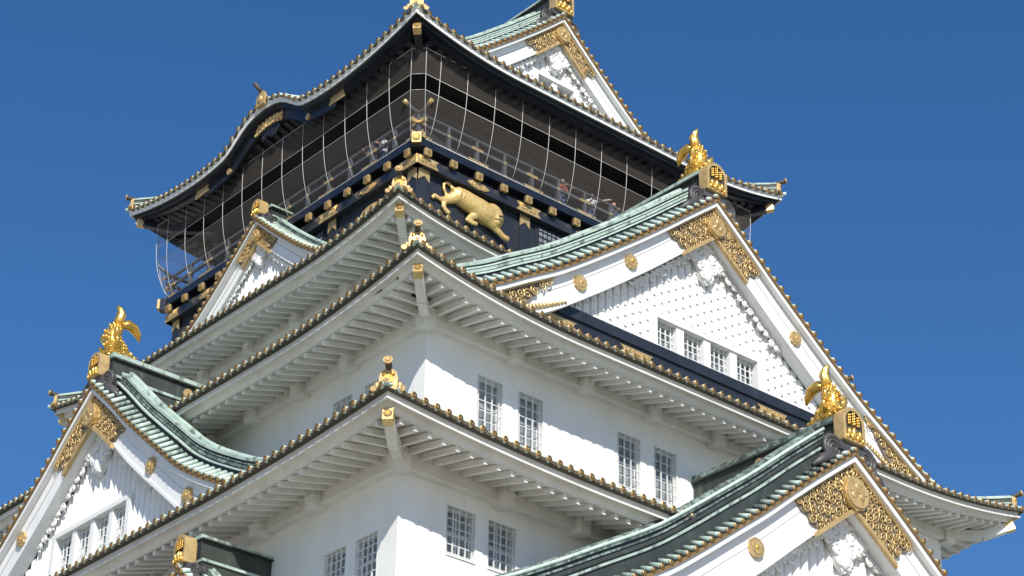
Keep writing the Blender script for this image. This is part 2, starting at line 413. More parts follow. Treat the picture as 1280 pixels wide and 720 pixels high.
    tiles.build('tile_rows', ro); fas.build('fascia', ro); soff.build('soffit', ro); raf.build('rafters', ro); beam.build('wall_plate', ro)
    # corner rafters, hip ridges and their gold ends
    for sx, sy in ((-1, -1), (1, -1), (1, 1), (-1, 1)):
        e = Vector((sx, sy, 0)); wx, wy = sx*wallA, sy*wallB
        cr = MB(I_)
        tip = Vector((sx*(A-.30), sy*(B-.30), zl+rise(1)-capz)); root = Vector((wx, wy, zl+.15))
        if black: root.z = zl-.1
        mid = Vector((sx*(A*.5+wallA*.5), sy*(B*.5+wallB*.5), zl+rise(.86)*.55-.12-(capz-.2)*.6))
        hw, hh = (.15, .17)
        cr.bar(root, mid, .28, .36, fw); cr.bar(mid-(mid-root).normalized()*.02, tip, .281, .361, fw)
        if not black:                               # white block where the corner beams cross
            cr.box(min(wx-sx*.05, wx+sx*.42), max(wx-sx*.05, wx+sx*.42), min(wy-sy*.05, wy+sy*.42), max(wy-sy*.05, wy+sy*.42), zl-.30, zl+.36, 'white_timber')
        co = cr.build('corner_rafter', ro)
        cap = MB(I_); dirv = (tip-mid).normalized()
        cap.bar(tip-dirv*.30, tip+dirv*.03, .30, .38, 'gold')
        c2 = tip+dirv*.03
        side = dirv.cross(Vector((0, 0, 1))).normalized(); upv = side.cross(dirv)
        for (ra, rb, ha, hb, mm) in ((.125, .10, 0., .03, 'gold_aged'), (.07, .05, 0., .04, 'gold_bright')):
            ring = [[cap.p(*(c2+dirv*h+side*r*math.cos(2*PI*q/12)+upv*r*math.sin(2*PI*q/12))) for q in range(12)] for r, h in ((ra, ha), (rb, hb))]
            for q in range(12): cap.face([ring[0][q], ring[0][(q+1) % 12], ring[1][(q+1) % 12], ring[1][q]], mm)
            cap.face(ring[1], mm)
        cap.build('gold_cap', ro)
        # hip ridge
        h = MB(I_); pts = []
        for q in lin(.03, 1, 10):
            x = sx*(A-(A-Ain)*q); y = sy*(B-(B-Bin)*q)
            pts.append(Vector((x, y, zt+rise(1)*max(0., 1-q)**1.5+H*(k*q+(1-k)*q*q))))
        for a, c in zip(pts, pts[1:]):
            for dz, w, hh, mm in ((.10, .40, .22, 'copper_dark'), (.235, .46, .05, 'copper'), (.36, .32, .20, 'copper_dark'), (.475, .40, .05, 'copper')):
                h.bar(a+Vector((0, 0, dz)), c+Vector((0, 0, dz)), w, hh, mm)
        h.tube([q+Vector((0, 0, .54)) for q in pts], .10, 8, 'copper')
        h.build('hip_ridge', ro)
        # ridge end: gold mask plate, round nose on a bent neck, side curls
        f = MB(I_); out = Vector((sx*(A-Ain), sy*(B-Bin), 0)).normalized(); sd = Vector((-out.y, out.x, 0))
        c = pts[0]+Vector((0, 0, .06))
        def loc(a, bb, z): return tuple(c+sd*a*1.1+out*bb+Vector((0, 0, z*1.04)))
        f.T = loc
        arch = [(-.22, -.12), (.22, -.12), (.24, .22), (.19, .40), (.08, .48), (-.08, .48), (-.19, .40), (-.24, .22)]
        f.prism(arch, -.06, .06, 'gold_dull', 'gold_dull')
        f.disc((0, .06, .18), 'b', .13, .05, 'gold_bright', 10); f.ball((-.1, .08, .34), (.07, .05, .07), 'gold_bright', 8, 5); f.ball((.1, .08, .34), (.07, .05, .07), 'gold_bright', 8, 5)
        for a in (-1, 1):
            f.ball((a*.28, .02, .02), (.08, .05, .11), 'gold_dull', 8, 6); f.disc((a*.36, .03, -.10), 'b', .085, .06, 'gold_tile', 10)
        f.tube([(0, -.2, .44), (0, .02, .51), (0, .20, .57), (0, .32, .61)], [.08, .085, .09, .095], 9, 'tile_dark')
        f.tube([(0, .30, .603), (0, .355, .62)], .125, 14, 'gold_dull'); f.tube([(0, .354, .62), (0, .365, .623)], .088, 12, 'gold_aged'); f.tube([(0, .36, .622), (0, .38, .627)], .05, 8, 'gold_dull')
        f.build('ridge_finial', ro)
        tp = MB(I_)                                  # tile nosing that runs out past the corner
        cx = Vector((sx*A, sy*B, zt+rise(1)+.04))
        tp.tube([cx-out*.9+Vector((0, 0, -.03)), cx, cx+out*.20+Vector((0, 0, .03))], .08, 9, 'copper_tile', True, 'gold_aged')
        tp.build('corner_tile', ro)
    return ro
bs = lambda a, st, n: [a+st*i for i in range(n)]
T1 = tier('one', 20.6, 23.2, -33.2, rise_fn(.5, .45, 2), 16.51, 18.87, 3.4, .7, 18.3, 20.9, braks=(bs(-17, 3.1, 12), bs(-19, 2.9, 14)))
T2 = tier('two', 18.88, 21.24, -24.02, rise_fn(.47, .52, 2), 12.62, 14.82, 3.4, .7, 16.51, 18.87, cut=7.15, braks=([-12.95+3.0*i for i in range(9)], [15.3-2.83*i for i in range(12)]))
T3 = tier('three', 14.9, 17.1, -16.43, rise_fn(.76, .52, 2), 9.34, 9.34, 2.4, .6, 12.62, 14.82, braks=([-9.2+3.13*i for i in range(7)], [11.1-2.73*i for i in range(9)]))
T4 = tier('four', 11.62, 11.62, -10.38, rise_fn(.65, .48, 2), 8.2, 8.2, 1.9, .7, 9.34, 9.34, capz=.22, braks=(bs(-6.2, 3.1, 5), bs(-6.2, 3.1, 5)))
kb = interp([(0, 1.35), (.4, 1.32), (1.0, 1.18), (1.55, .90), (2.05, .55), (2.5, .26), (2.85, .15), (3.3, .09), (3.9, .03), (4.6, 0), (30, 0)])
T5 = tier('five', 10, 10, -.86, rise_fn(.74, .46, 2), 7.0, 6.7, 1.45, .75, 7.2, 7.2, black=True, bumpW=lambda s: kb(abs(s)) if abs(s) < 4.6 else 0.)

# ------------------------------------------------------------------ gables
def spiral(mb, cu, cz, o, r, turns, a0, hand, tr, m, n=16, k=5):
    pts = []
    for i in range(n):
        t = i/(n-1); a = a0+hand*turns*2*PI*t; q = r*(1-.78*t)
        pts.append((cu+q*math.cos(a), o, cz+q*math.sin(a)))
    mb.tube(pts, [tr*(1-.35*i/(n-1)) for i in range(n)], k, m)
    mb.ball(pts[-1], tr*1.25, m, 6, 4)
def oni_plate(T, u0, d, z, w, h, parent, thick=.34):
    f = MB(lambda a, bb, c: T(u0+a, d+bb, z+c))
    def arch(sw, sh, zb):
        out = [(-.5*w*sw, zb), (.5*w*sw, zb)]
        for i in range(9):
            a = PI*i/8; out.append((.5*w*sw*(math.cos(a) if abs(math.cos(a)) < .99 else math.copysign(1, math.cos(a))), h*sh*(.62+.38*math.sin(a))))
        return out
    f.prism(arch(1, 1, 0), -thick, 0, 'gold_dull', 'gold_dull')
    A = arch(1, 1, 0); B = arch(.74, .90, .08*h)
    ra = [f.p(x, .0, zz) for x, zz in A]; rb = [f.p(x, .07, zz) for x, zz in A]; rc = [f.p(x, .07, zz) for x, zz in B]; rd = [f.p(x, .01, zz) for x, zz in B]
    n = len(A)
    for i in range(n):
        j = (i+1) % n
        f.face([ra[i], ra[j], rb[j], rb[i]], 'gold_dull'); f.face([rb[i], rb[j], rc[j], rc[i]], 'gold_dull'); f.face([rc[i], rc[j], rd[j], rd[i]], 'tile_dark')
    f.face(rd, 'tile_dark')
    for ci, cx in enumerate((-.2, 0, .2)):           # three flower stalks over three leaves
        for r in range(5):
            zc = h*(.50+.075*r)
            if ci != 1 and r == 4: continue
            f.ball((cx*w-.035*w, .06, zc), (.045*w, .05, .035*h), 'gold_bright', 6, 5); f.ball((cx*w+.04*w, .06, zc+.03*h), (.045*w, .05, .035*h), 'gold_bright', 6, 5)
    for cx, cz, rx, rz in ((0, .26, .15, .22), (-.24, .24, .12, .17), (.24, .24, .12, .17), (-.12, .13, .1, .12), (.12, .13, .1, .12), (-.34, .1, .09, .1), (.34, .1, .09, .1)):
        f.ball((cx*w, .06, cz*h), (rx*w*.8, .10, rz*h*.8), 'gold_bright', 9, 6)
    return f.build('ridge_end_plate', parent)
def gable(T, uc, d0, z_ap, prof, W, d_back, k=1.0, bh=1.6, wall_d=.8, z_base=None, sill=None, win=None, ridge_h=1.45, plate=(1.05, 1.25), crest_u=(), gold_end=None, gold_u=2.4, kd=1.0, skirt=None, orn=True, stub=.42, ridge_crest=True, wcut=None, zf=-99, light=False, tone='mid', pegs=True):
    """uc: centre along the eave, d0: distance of the verge front, z_ap: top of the white verge at the apex, prof: drop from it at u"""
    TT = lambda u, o, z: T(uc+u, d0+o, z)
    if skirt: W = skirt
    ref = lambda u: z_ap-prof(abs(u))
    us = lin(0, W, 34)
    def band(mb, o0, o1, z0, z1, m, ua=0., ub=None, n=34, smf=False, rs=0.):
        ub = W if ub is None else ub
        for sg in (-1, 1):
            rings = []
            for u in lin(ua, ub, n):
                zz = ref(u); rings.append([mb.p(sg*u, o-(rs if sg > 0 else 0), dz) for o, dz in ((o0, max(zz+z0, zf)), (o1, max(zz+z0, zf)), (o1, max(zz+z1, zf)), (o0, max(zz+z1, zf)))])
            for Ra, Rb in zip(rings, rings[1:]):
                for a in range(4): mb.face([Ra[a], Ra[(a+1) % 4], Rb[(a+1) % 4], Rb[a]], m)
            if ua > 0: mb.face(rings[0], m)
            mb.face(rings[-1][::-1], m)
    # slatted wall = the gable itself
    g = MB(TT); wo = -wall_d
    zb = z_base
    st = .36*max(.62, k); n = int(W/st)+1
    def top(u): return ref(u)-bh-.02
    for i in range(-n, n+1):
        u0, u1 = (i-.5)*st, (i+.5)*st
        t0, t1 = top(u0), top(u1); lo = zb
        if win and win[0]-.2 < (u0+u1)/2 < win[1]+.2: lo = win[3]+.12
        if max(t0, t1) < lo+.02: continue
        t0 = max(t0, lo+.02)+.35; t1 = max(t1, lo+.02)+.35
        g.quad([(u0, wo-.11, lo), (u1, wo-.11, lo), (u1, wo-.11, t1), (u0, wo-.11, t0)], 'white_board')
        c = (u0+u1)/2; hw = st*.34; tt = top(c)+.1
        if tt < lo+.05: continue
        # slat with a shallow ridge down its middle
        hw = st*.40; pk = (-.03, -.018) if pegs else (-.06, .03)
        P = [(c-hw, wo-.14), (c-hw*.9, wo+pk[0]), (c, wo+pk[1]), (c+hw*.9, wo+pk[0]), (c+hw, wo-.14)]
        Ra = [g.p(a, o, lo) for a, o in P]; Rb = [g.p(a, o, tt) for a, o in P]
        for a in range(4): g.face([Ra[a], Ra[a+1], Rb[a+1], Rb[a]], 'white_board')
        z = lo+.15+(.2 if i % 2 else 0.)*k
        while pegs and z < top(c)-.05:
            g.box(c-.045*k-.01, c+.045*k+.01, wo-.03, wo+.035, z-.032, z+.032, 'carving'); z += .42*max(.7, k)
    go = g.build('gable', tower)
    if win:
        w0, w1, z0, z1 = win; ops = wcut
        f = MB(TT)
        f.box(w0-.28, w1+.28, wo-.3, wo+.06, z1-.02, z1+.16, 'white_board'); f.box(w0-.28, w0-.02, wo-.45, wo+.058, z0, z1-.021, 'white_board'); f.box(w1+.02, w1+.28, wo-.45, wo+.058, z0, z1-.021, 'white_board')
        for (a0, a1), (b0, b1) in zip(ops, ops[1:]): f.box(a1, b0, wo-.55, wo-.02, z0, z1-.021, 'white_board')
        f.quad([(w0-.3, wo-.56, z1-.022), (w1+.3, wo-.56, z1-.022), (w1+.3, wo-.2, z1-.022), (w0-.3, wo-.2, z1-.022)], 'white_board')
        f.build('window_frame', go)
        for a0, a1 in ops:
            q = MB(TT); q.quad([(a0-.03, wo-.54, z0), (a1+.03, wo-.54, z0), (a1+.03, wo-.54, z1), (a0-.03, wo-.54, z1)], 'glass')
            mid = (a0+a1)/2
            q.box(mid-.04, mid+.04, wo-.535, wo-.5, z0, z1-.03, 'lattice_white'); q.box(a0, a1, wo-.534, wo-.5, z0+(z1-z0)*.5, z0+(z1-z0)*.5+.07, 'lattice_white')
            for i in range(4):
                s = a0+(a1-a0)*(i+.5)/4; q.box(s-.022, s+.022, wo-.25, wo-.2, z0, z1-.022, 'lattice_white')
            for i in range(5):
                z = z0+(z1-z0)*(i+.5)/5; q.box(a0, a1, wo-.238, wo-.215, z-.018, z+.018, 'lattice_white')
            q.build('window', go)
    if sill:
        s = MB(TT); sw, s0, s1 = sill
        s.box(-sw, sw, wo-.3, wo+.24, s0-.02, s1, 'navy_timber'); s.box(-sw-.2, sw+.2, wo-.3, wo+.16, s0-1.9, s0-.021, 'navy_timber')
        so_ = s.build('sill_beam', go)
        gf = MB(TT)
        for c in (-7.2, -3.6, 3.2, 7.0):
            if abs(c) < sw-.3:
                gf.prism([(c-.8, s0-.16), (c-.6, s0-.3), (c-.8, s0-.44), (c+.8, s0-.44), (c+.6, s0-.3), (c+.8, s0-.16)], wo+.16, wo+.19, 'gold')
                for i in range(6): spiral(gf, c-.55+.22*i, s0-.3, wo+.2, .09, 1.2, i, 1 if i % 2 else -1, .022, 'gold_dull', 10, 4)
        gf.build('gold_fitting', go)
    # bargeboards
    bb = MB(TT)
    band(bb, 0., -.16, 0., -.24*k, 'white_board')
    band(bb, -.16, -wall_d-.1, .0, -.20*k, 'white_board')
    sp_ = -.24*k-(bh-.24*k)*.36
    band(bb, -.26, -wall_d+.0, -.201*k, sp_+.012, 'white_board'); band(bb, -.275, -wall_d+.0, sp_-.012, -bh+.14, 'white_board')
    band(bb, -.30, -wall_d+.0, sp_+.0121, sp_-.0119, 'tile_dark'); band(bb, -.235, -wall_d+.02, -bh+.139, -bh, 'white_board')
    bb.build('bargeboard', go)
    # verge tiles: short rolls with gold ends
    v = MB(TT); L = 0; uu_ = 0.; pos = [0.]
    du = .02; acc = 0.; u = 0.
    while u < W:
        acc += math.hypot(du, ref(u+du)-ref(u)); u += du
        if acc >= SP*max(.75, min(1, k)): pos.append(u); acc = 0.
    for sg in (-1, 1):
        for i, u in enumerate(pos):
            if u == 0 and sg < 0: continue
            r = .088; c = ref(u)+.12
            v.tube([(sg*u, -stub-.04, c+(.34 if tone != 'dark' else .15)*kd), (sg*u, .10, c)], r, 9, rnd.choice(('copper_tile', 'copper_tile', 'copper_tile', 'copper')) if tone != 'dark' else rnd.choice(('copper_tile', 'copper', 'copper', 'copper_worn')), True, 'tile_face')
            a0 = []; a1 = []
            for q in range(10):
                an = 2*PI*q/10; a0.append(v.p(sg*u+r*1.08*math.cos(an), .10, c+r*1.08*math.sin(an))); a1.append(v.p(sg*u+r*.72*math.cos(an), .125, c+r*.72*math.sin(an)))
            for q in range(10): v.face([a0[q], a0[(q+1) % 10], a1[(q+1) % 10], a1[q]], 'gold_tile')
            v.tube([(sg*u, .07, c), (sg*u, .101, c)], r*1.08, 9, 'gold_aged', False)
            v.disc((sg*u, .10, c), 'b', r*.42, .025, 'gold_tile', 6)
    band(v, .05, -.9, .005, .085, 'tile_dark'); band(v, .075, .03, -.04, .06, 'gold_aged')
    v.build('verge_tiles', go)
    # roof sheet with tile rolls down the slope
    r = MB(TT); dep = d0-d_back
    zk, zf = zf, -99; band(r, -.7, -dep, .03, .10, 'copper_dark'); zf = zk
    o = -1.9*kd-.3
    while o > -dep+.2:
        for sg in (-1, 1):
            rings = [[r.p(sg*u, o+.085*math.cos(a), ref(u)+.10+.085*math.sin(a)) for a in (0, PI/3, 2*PI/3, PI)] for u in lin(.3, W, 14)]
            for Ra, Rb in zip(rings, rings[1:]):
                for a in range(3): r.face([Ra[a], Ra[a+1], Rb[a+1], Rb[a]], 'copper_tile', True)
        o -= SP
    r.build('roof_slope', go)
    # descending ridges along the verge
    d = MB(TT); ua = .55*kd+.25; ub = W*.93
    x0 = -stub-.2 if tone != 'dark' else -stub-.05
    rs = .75 if tone == 'dark' else 0.
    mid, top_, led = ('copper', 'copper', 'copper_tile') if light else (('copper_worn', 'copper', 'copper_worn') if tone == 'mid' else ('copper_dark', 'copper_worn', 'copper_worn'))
    band(d, x0, x0-.9*kd, .08, .66*kd, 'copper_dark', ua*.8, ub, rs=rs)
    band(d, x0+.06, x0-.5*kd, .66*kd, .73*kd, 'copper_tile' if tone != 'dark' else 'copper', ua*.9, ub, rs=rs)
    band(d, x0-.10, x0-.8*kd, .731*kd, .79*kd, 'copper_dark', ua, ub, rs=rs)
    band(d, x0-.04, x0-.78*kd, .791*kd, .90*kd, mid, ua, ub, rs=rs)
    band(d, x0-.10, x0-.8*kd, .901*kd, .94*kd, 'copper_dark', ua, ub, rs=rs)
    band(d, x0-.05, x0-.78*kd, .94*kd, 1.0*kd, led, ua, ub, rs=rs)
    band(d, x0-.14, x0-.74*kd, 1.001*kd, 1.08*kd, 'copper_dark', ua, ub, rs=rs)
    band(d, x0-.05, x0-.78*kd, 1.08*kd, 1.19*kd, top_, ua, ub, rs=rs)
    for sg in (-1, 1):
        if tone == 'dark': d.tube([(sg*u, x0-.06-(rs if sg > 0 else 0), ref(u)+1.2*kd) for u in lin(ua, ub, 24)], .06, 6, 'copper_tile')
        d.tube([(sg*u, x0-.45*kd-(rs if sg > 0 else 0), ref(u)+1.21*kd) for u in lin(ua, ub, 24)], .12*kd, 8, top_)
    d.build('descending_ridge', go)
    # main ridge back to the wall
    m_ = MB(TT); zr_ = z_ap+ridge_h
    hw = .30*min(1, k+.1)
    m_.box(-hw-.10, hw+.10, -dep-.1, -.55, z_ap-.1, z_ap+ridge_h*.30, 'copper_dark')
    m_.box(-hw-.16, hw+.16, -dep-.1, -.53, z_ap+ridge_h*.30+.001, z_ap+ridge_h*.37, 'copper')
    m_.box(-hw, hw, -dep-.1, -.55, z_ap+ridge_h*.371, zr_-.26*k, 'copper_dark')
    m_.box(-hw-.12, hw+.12, -dep-.1, -.52, zr_-.259*k, zr_-.19*k, 'copper_dark')
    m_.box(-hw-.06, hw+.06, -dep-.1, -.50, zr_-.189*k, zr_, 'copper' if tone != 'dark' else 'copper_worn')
    for sg in (-1, 1):
        if ridge_crest: m_.tube([(sg*hw, -dep*.55, z_ap+ridge_h*.60), (sg*(hw+.07), -dep*.55, z_ap+ridge_h*.60)], .2, 14, 'gold')
    m_.build('main_ridge', go)
    # dark cloud scrolls either side of the end plate
    c = MB(TT); pz = z_ap+.34*k
    for sg in (-1, 1):
        cx = sg*(plate[0]*.5+.22*k); cz = z_ap-prof(abs(cx))+.55*k
        for rad, tr in ((.38*k, .085*k), (.25*k, .07*k), (.12*k, .06*k)):
            c.tube([(cx+rad*math.cos(a), -.22, cz+rad*math.sin(a)) for a in lin(0, 2*PI, 16)], tr, 6, 'bronze_scroll', False)
        c.tube([(cx, -.40, cz), (cx, -.20, cz)], .36*k, 14, 'bronze_scroll')
        c.tube([(cx+sg*.1*k, -.24, cz-.25*k), (cx+sg*.5*k, -.22, cz-.52*k), (cx+sg*.95*k, -.24, ref(cx+sg*.95*k)+.42*k)], [.2*k, .16*k, .05*k], 7, 'bronze_scroll')
    c.box(-plate[0]*.55, plate[0]*.55, -.7, -.08, z_ap+.06, z_ap+.36*k, 'bronze_scroll')
    c.build('cloud_scroll', go)
    oni_plate(T, uc, d0-.02, z_ap+.36*k, plate[0], plate[1], go)
    if not orn: return go
    # gold openwork over the apex
    rn = random.Random(int(W*100))
    gp = MB(TT); o_ = -.20
    def strip(mb, fa, fb, ua, ub, o0, o1, m, n=18):      # plate between two offset curves
        for sg in (-1, 1):
            A = [[mb.p(sg*u, o, ref(u)+fn(u)) for (o, fn) in ((o0, fa), (o1, fa), (o1, fb), (o0, fb))] for u in lin(ua, ub, n)]
            for Ra, Rb in zip(A, A[1:]):
                for a in range(4): mb.face([Ra[a], Ra[(a+1) % 4], Rb[(a+1) % 4], Rb[a]], m)
            mb.face(A[0], m); mb.face(A[-1][::-1], m)
    gu = gold_u
    def fbot(u):
        b0 = -bh-.03
        if u < gu*.62: return b0
        t = (u-gu*.62)/(gu*.38); return b0+(bh-.35*k)*min(1, t*1.0)+.10*k*math.sin(t*14)*(.2+t)
    strip(gp, lambda u: -.26*k, fbot, 0, gu, -.235, -.205, 'recess')
    strip(gp, lambda u: -bh-.10, lambda u: -bh+.07*k, 0, gu*.70, -.24, -.10, 'gold_dull')
    strip(gp, lambda u: -.24*k, lambda u: -.32*k, 0, gu, -.2, -.12, 'gold')
    rs_ = .185*k
    nu = int(gu/(rs_*1.55)); nz = max(3, int(bh/(rs_*1.5)))
    for sg in (-1, 1):
        for i in range(nu+1):
            u = (i+.35)*gu/(nu+.7)
            lo, hi = fbot(u)+.06, -.34*k
            cnt = max(1, int(round((hi-lo)/(rs_*1.5))))
            for j in range(cnt):
                zc = ref(u)+lo+(hi-lo)*(j+.5)/cnt
                spiral(gp, sg*(u+rn.uniform(-.04, .04)), zc+rn.uniform(-.04, .04), -.15, rs_*rn.uniform(.78, 1.08), rn.uniform(1.15, 1.6), rn.uniform(0, 6.28), sg*(1 if (i+j) % 2 else -1),   .027*k, 'gold', 15, 5)
    gp.build('gold_openwork', go)
    cr = MB(TT)
    zc = z_ap-.95*bh*.62-.25*k; rr0 = (.54 if k > 1 else .46)*k
    cr.disc((0, -.15, zc), 'b', rr0, .14, 'gold', 24, None, .06)
    cr.disc((0, -.012, zc), 'b', rr0*.86, .05, 'gold_dull', 20)
    for i in range(3):
        a = PI/2+i*2*PI/3
        cr.ball((rr0*.36*math.cos(a), .035, zc+rr0*.36*math.sin(a)), (rr0*.24, .05, rr0*.24), 'gold', 8, 5)
    for i in range(6): cr.bar((0, .045, zc), (rr0*.7*math.cos(i*PI/3), .045, zc+rr0*.7*math.sin(i*PI/3)), .02, .03, 'gold', (0, 1, 0))
    cr.build('round_crest', go)
    for u in crest_u:
        for sg in (-1, 1):
            q = MB(TT); zc = ref(u)-.24*k-(bh-.24*k)*.46
            q.disc((sg*u, -.26, zc), 'b', .30*k, .10, 'gold', 20, None, .16 if k < 1.05 else .04); q.disc((sg*u, -.17, zc), 'b', .19*k, .03, 'gold_dull', 12); q.ball((sg*u, -.14, zc), (.07*k, .04, .07*k), 'gold_bright', 8, 5)
            q.build('round_crest', go)
    if gold_end:
        e0, e1 = gold_end
        def fb2(u): t = (u-e0)/(e1-e0); return max(zf-ref(u), -.30*k-(bh*.62)*min(1, t*2.4)-(.5*k)*max(0, t-.4)+.07*math.sin(t*22))
        def strip1(mb, sg, fa, fb, ua, ub, o0, o1, m, n=18):
            A = [[mb.p(sg*u, o, max(zf, ref(u)+fn(u))) for (o, fn) in ((o0, fa), (o1, fa), (o1, fb), (o0, fb))] for u in lin(ua, ub, n)]
            for Ra, Rb in zip(A, A[1:]):
                for a in range(4): mb.face([Ra[a], Ra[(a+1) % 4], Rb[(a+1) % 4], Rb[a]], m)
        for sg in (-1, 1):
            ge = MB(TT)
            strip1(ge, sg, lambda u: -.26*k, fb2, e0, e1, -.25, -.19, 'recess')
            strip1(ge, sg, lambda u: -.22*k, lambda u: -.30*k, e0-.2, e1, -.2, -.1, 'gold')
            u = e0+.1
            while u < e1:
                lo, hi = fb2(u), -.34*k; cnt = max(1, int((hi-lo)/(.30*k)))
                for j in range(cnt):
                    zc = ref(u)+lo+(hi-lo)*(j+.5)/cnt
                    if zc > zf+.12: spiral(ge, sg*u, zc, -.14, .19*k, 1.3, rn.uniform(0, 6), sg*(1 if j % 2 else -1), .034*k, 'gold', 14, 5)
                u += .31*k
            for i in range(14):                        # pointed leaf spray along the lower edge
                u = e0-.7+i*.15; zc = ref(u)-bh+.16+.02*i
                if zc > zf+.1: ge.ball((sg*u, -.2, zc), (.09, .03, .05+.007*i), 'gold', 7, 5)
            ge.build('gold_end_fitting', go)
    # white carved pendant of waves under the apex
    w = MB(TT); oc = -wall_d+.13
    zc = z_ap-bh-.9*k
    outl = [(-.62*k, .55*k), (-.75*k, .1*k), (-.45*k, -.30*k), (-.28*k, -.75*k), (0, -.95*k), (.28*k, -.75*k), (.45*k, -.30*k), (.75*k, .1*k), (.62*k, .55*k), (0, .75*k)]
    w.prism([(a, zc+c) for a, c in outl], oc-.12, oc+.05, 'carving')
    for sg in (-1, 1):
        for (a, c_, rd, tr, h) in ((.38, .28, .30, .085, 1), (.62, -.02, .24, .08, -1), (.30, -.22, .26, .085, 1), (.17, -.62, .20, .075, -1), (.12, .45, .16, .06, 1), (.85, .20, .24, .085, 1)):
            spiral(w, sg*a*k, zc+c_*k, oc+.07, rd*k, 1.5, 1.2*h, sg*h, tr*k, 'carving', 16, 6)
        u = .9*k; i = 0
        while u < gu*1.65:
            zz_ = ref(u)-bh-.10-.16*k
            spiral(w, sg*u, zz_-.05*(i % 2), oc+.03, (.17 if i % 2 else .12)*k, 1.5, 1.0+i, sg*(1 if i % 2 else -1), .042*k, 'carving', 14, 6)
            w.ball((sg*(u+.1), oc-.02, zz_-.02), (.22*k, .06, .07*k), 'carving', 8, 6)
            u += .27*k; i += 1
    w.ball((0, oc+.08, zc-.55*k), (.22*k, .14, .30*k), 'carving', 10, 6)
    for i in range(5):
        a = PI/2+(i-2)*.62; w.ball((.2*k*math.cos(a), oc+.10, z_ap-bh-.42*k+.2*k*math.sin(a)), (.11*k, .06, .11*k), 'carving', 8, 5)
    w.build('carved_pendant', go)
    return go
pGR = interp([(0, 0), (1.4, 1.12), (3.0, 2.42), (4.5, 3.58), (6.1, 4.77), (7.7, 5.90), (9.2, 6.80), (10.5, 7.6), (12.5, 8.55), (15.2, 9.3)])
pGL = interp([(0, 0), (1.4, 1.18), (2.75, 2.42), (4.05, 3.5), (5.3, 4.5), (6.3, 5.3), (7.34, 5.96), (8.34, 6.5), (9.55, 7.1), (11, 7.65), (13, 8.15)])
pGs = interp([(0, 0), (1.1, .95), (2.2, 1.85), (3.5, 2.83), (4.08, 3.21), (5.5, 3.9), (7, 4.4)])
pT5 = interp([(0, 0), (1.1, 1.02), (2.45, 2.2), (3.5, 3.08), (4.4, 3.8), (7, 5.4), (10.1, 6.75)])
pG1 = interp([(0, 0), (1.2, .88), (2.8, 2.10), (4.25, 3.25), (5.73, 4.34), (7.12, 5.36), (8.47, 6.3), (11, 7.75), (12.5, 8.6), (14.5, 9.65), (17, 10.8)])
pgl = interp([(0, 0), (.8, .75), (1.8, 1.6), (3, 2.5), (4.5, 3.6), (6, 4.5), (8, 5.4)])
GR = gable(S_, 0, 15.7, -6.94, pGR, 14.6, 8.2, 1.0, 1.5, .8, -14.1, sill=(7.9, -14.1, -13.72), win=(-2.42, 2.64, -13.75, -12.42), wcut=[(-2.42, -1.42), (-1.06, -.06), (.28, 1.28), (1.64, 2.64)], crest_u=(4.2, 6.6), gold_end=(8.0, 11.6), gold_u=2.3, zf=-15.95, light=True)
GLb = gable(W_, 0, 16.2, -14.36, pGL, 12.6, 9.34, 1.0, 1.5, .8, -22.4, win=(-2.7, 2.0, -20.7, -19.2), wcut=[(-2.65, -1.65), (-1.4, -.42), (-.17, .8), (1.05, 2.0)], crest_u=(4.3, 6.8), gold_end=(8.9, 11.2), gold_u=2.3, zf=-22.75, plate=(.78, 1.0), pegs=False)
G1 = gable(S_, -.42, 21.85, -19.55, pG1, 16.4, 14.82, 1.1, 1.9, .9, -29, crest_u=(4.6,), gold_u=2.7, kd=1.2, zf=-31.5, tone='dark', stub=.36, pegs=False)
T5g = gable(S_, 0, 7.16, 6.1, pT5, 9.6, 0, .85, 1.15, .6, .6, win=(-.9, 1.05, 2.25, 3.1), wcut=[(-.9, -.1), (.2, 1.0)], crest_u=(), gold_u=1.9, kd=.9, zf=.55, skirt=7.3, light=True)
gable(N_, 0, 7.16, 6.1, pT5, 9.6, 0, .85, 1.15, .6, .6, crest_u=(), gold_u=1.9, kd=.9, zf=.55, skirt=7.3, light=True)
Gs = gable(W_, 0, 9.91, -4.78, pGs, 6.6, 8.2, .6, .95, .5, -9.4, crest_u=(), gold_u=1.3, kd=.5, ridge_h=.85, plate=(.58, .72), pegs=False, stub=.4, ridge_crest=False, zf=-9.4)
gl1 = gable(W_, 12.6, 19.55, -26.2, pgl, 7.2, 16.51, .6, .7, .5, -31.6, crest_u=(), gold_u=.9, kd=.5, ridge_h=1.22, plate=(.58, .9), orn=True, pegs=False, stub=.4, ridge_crest=False)

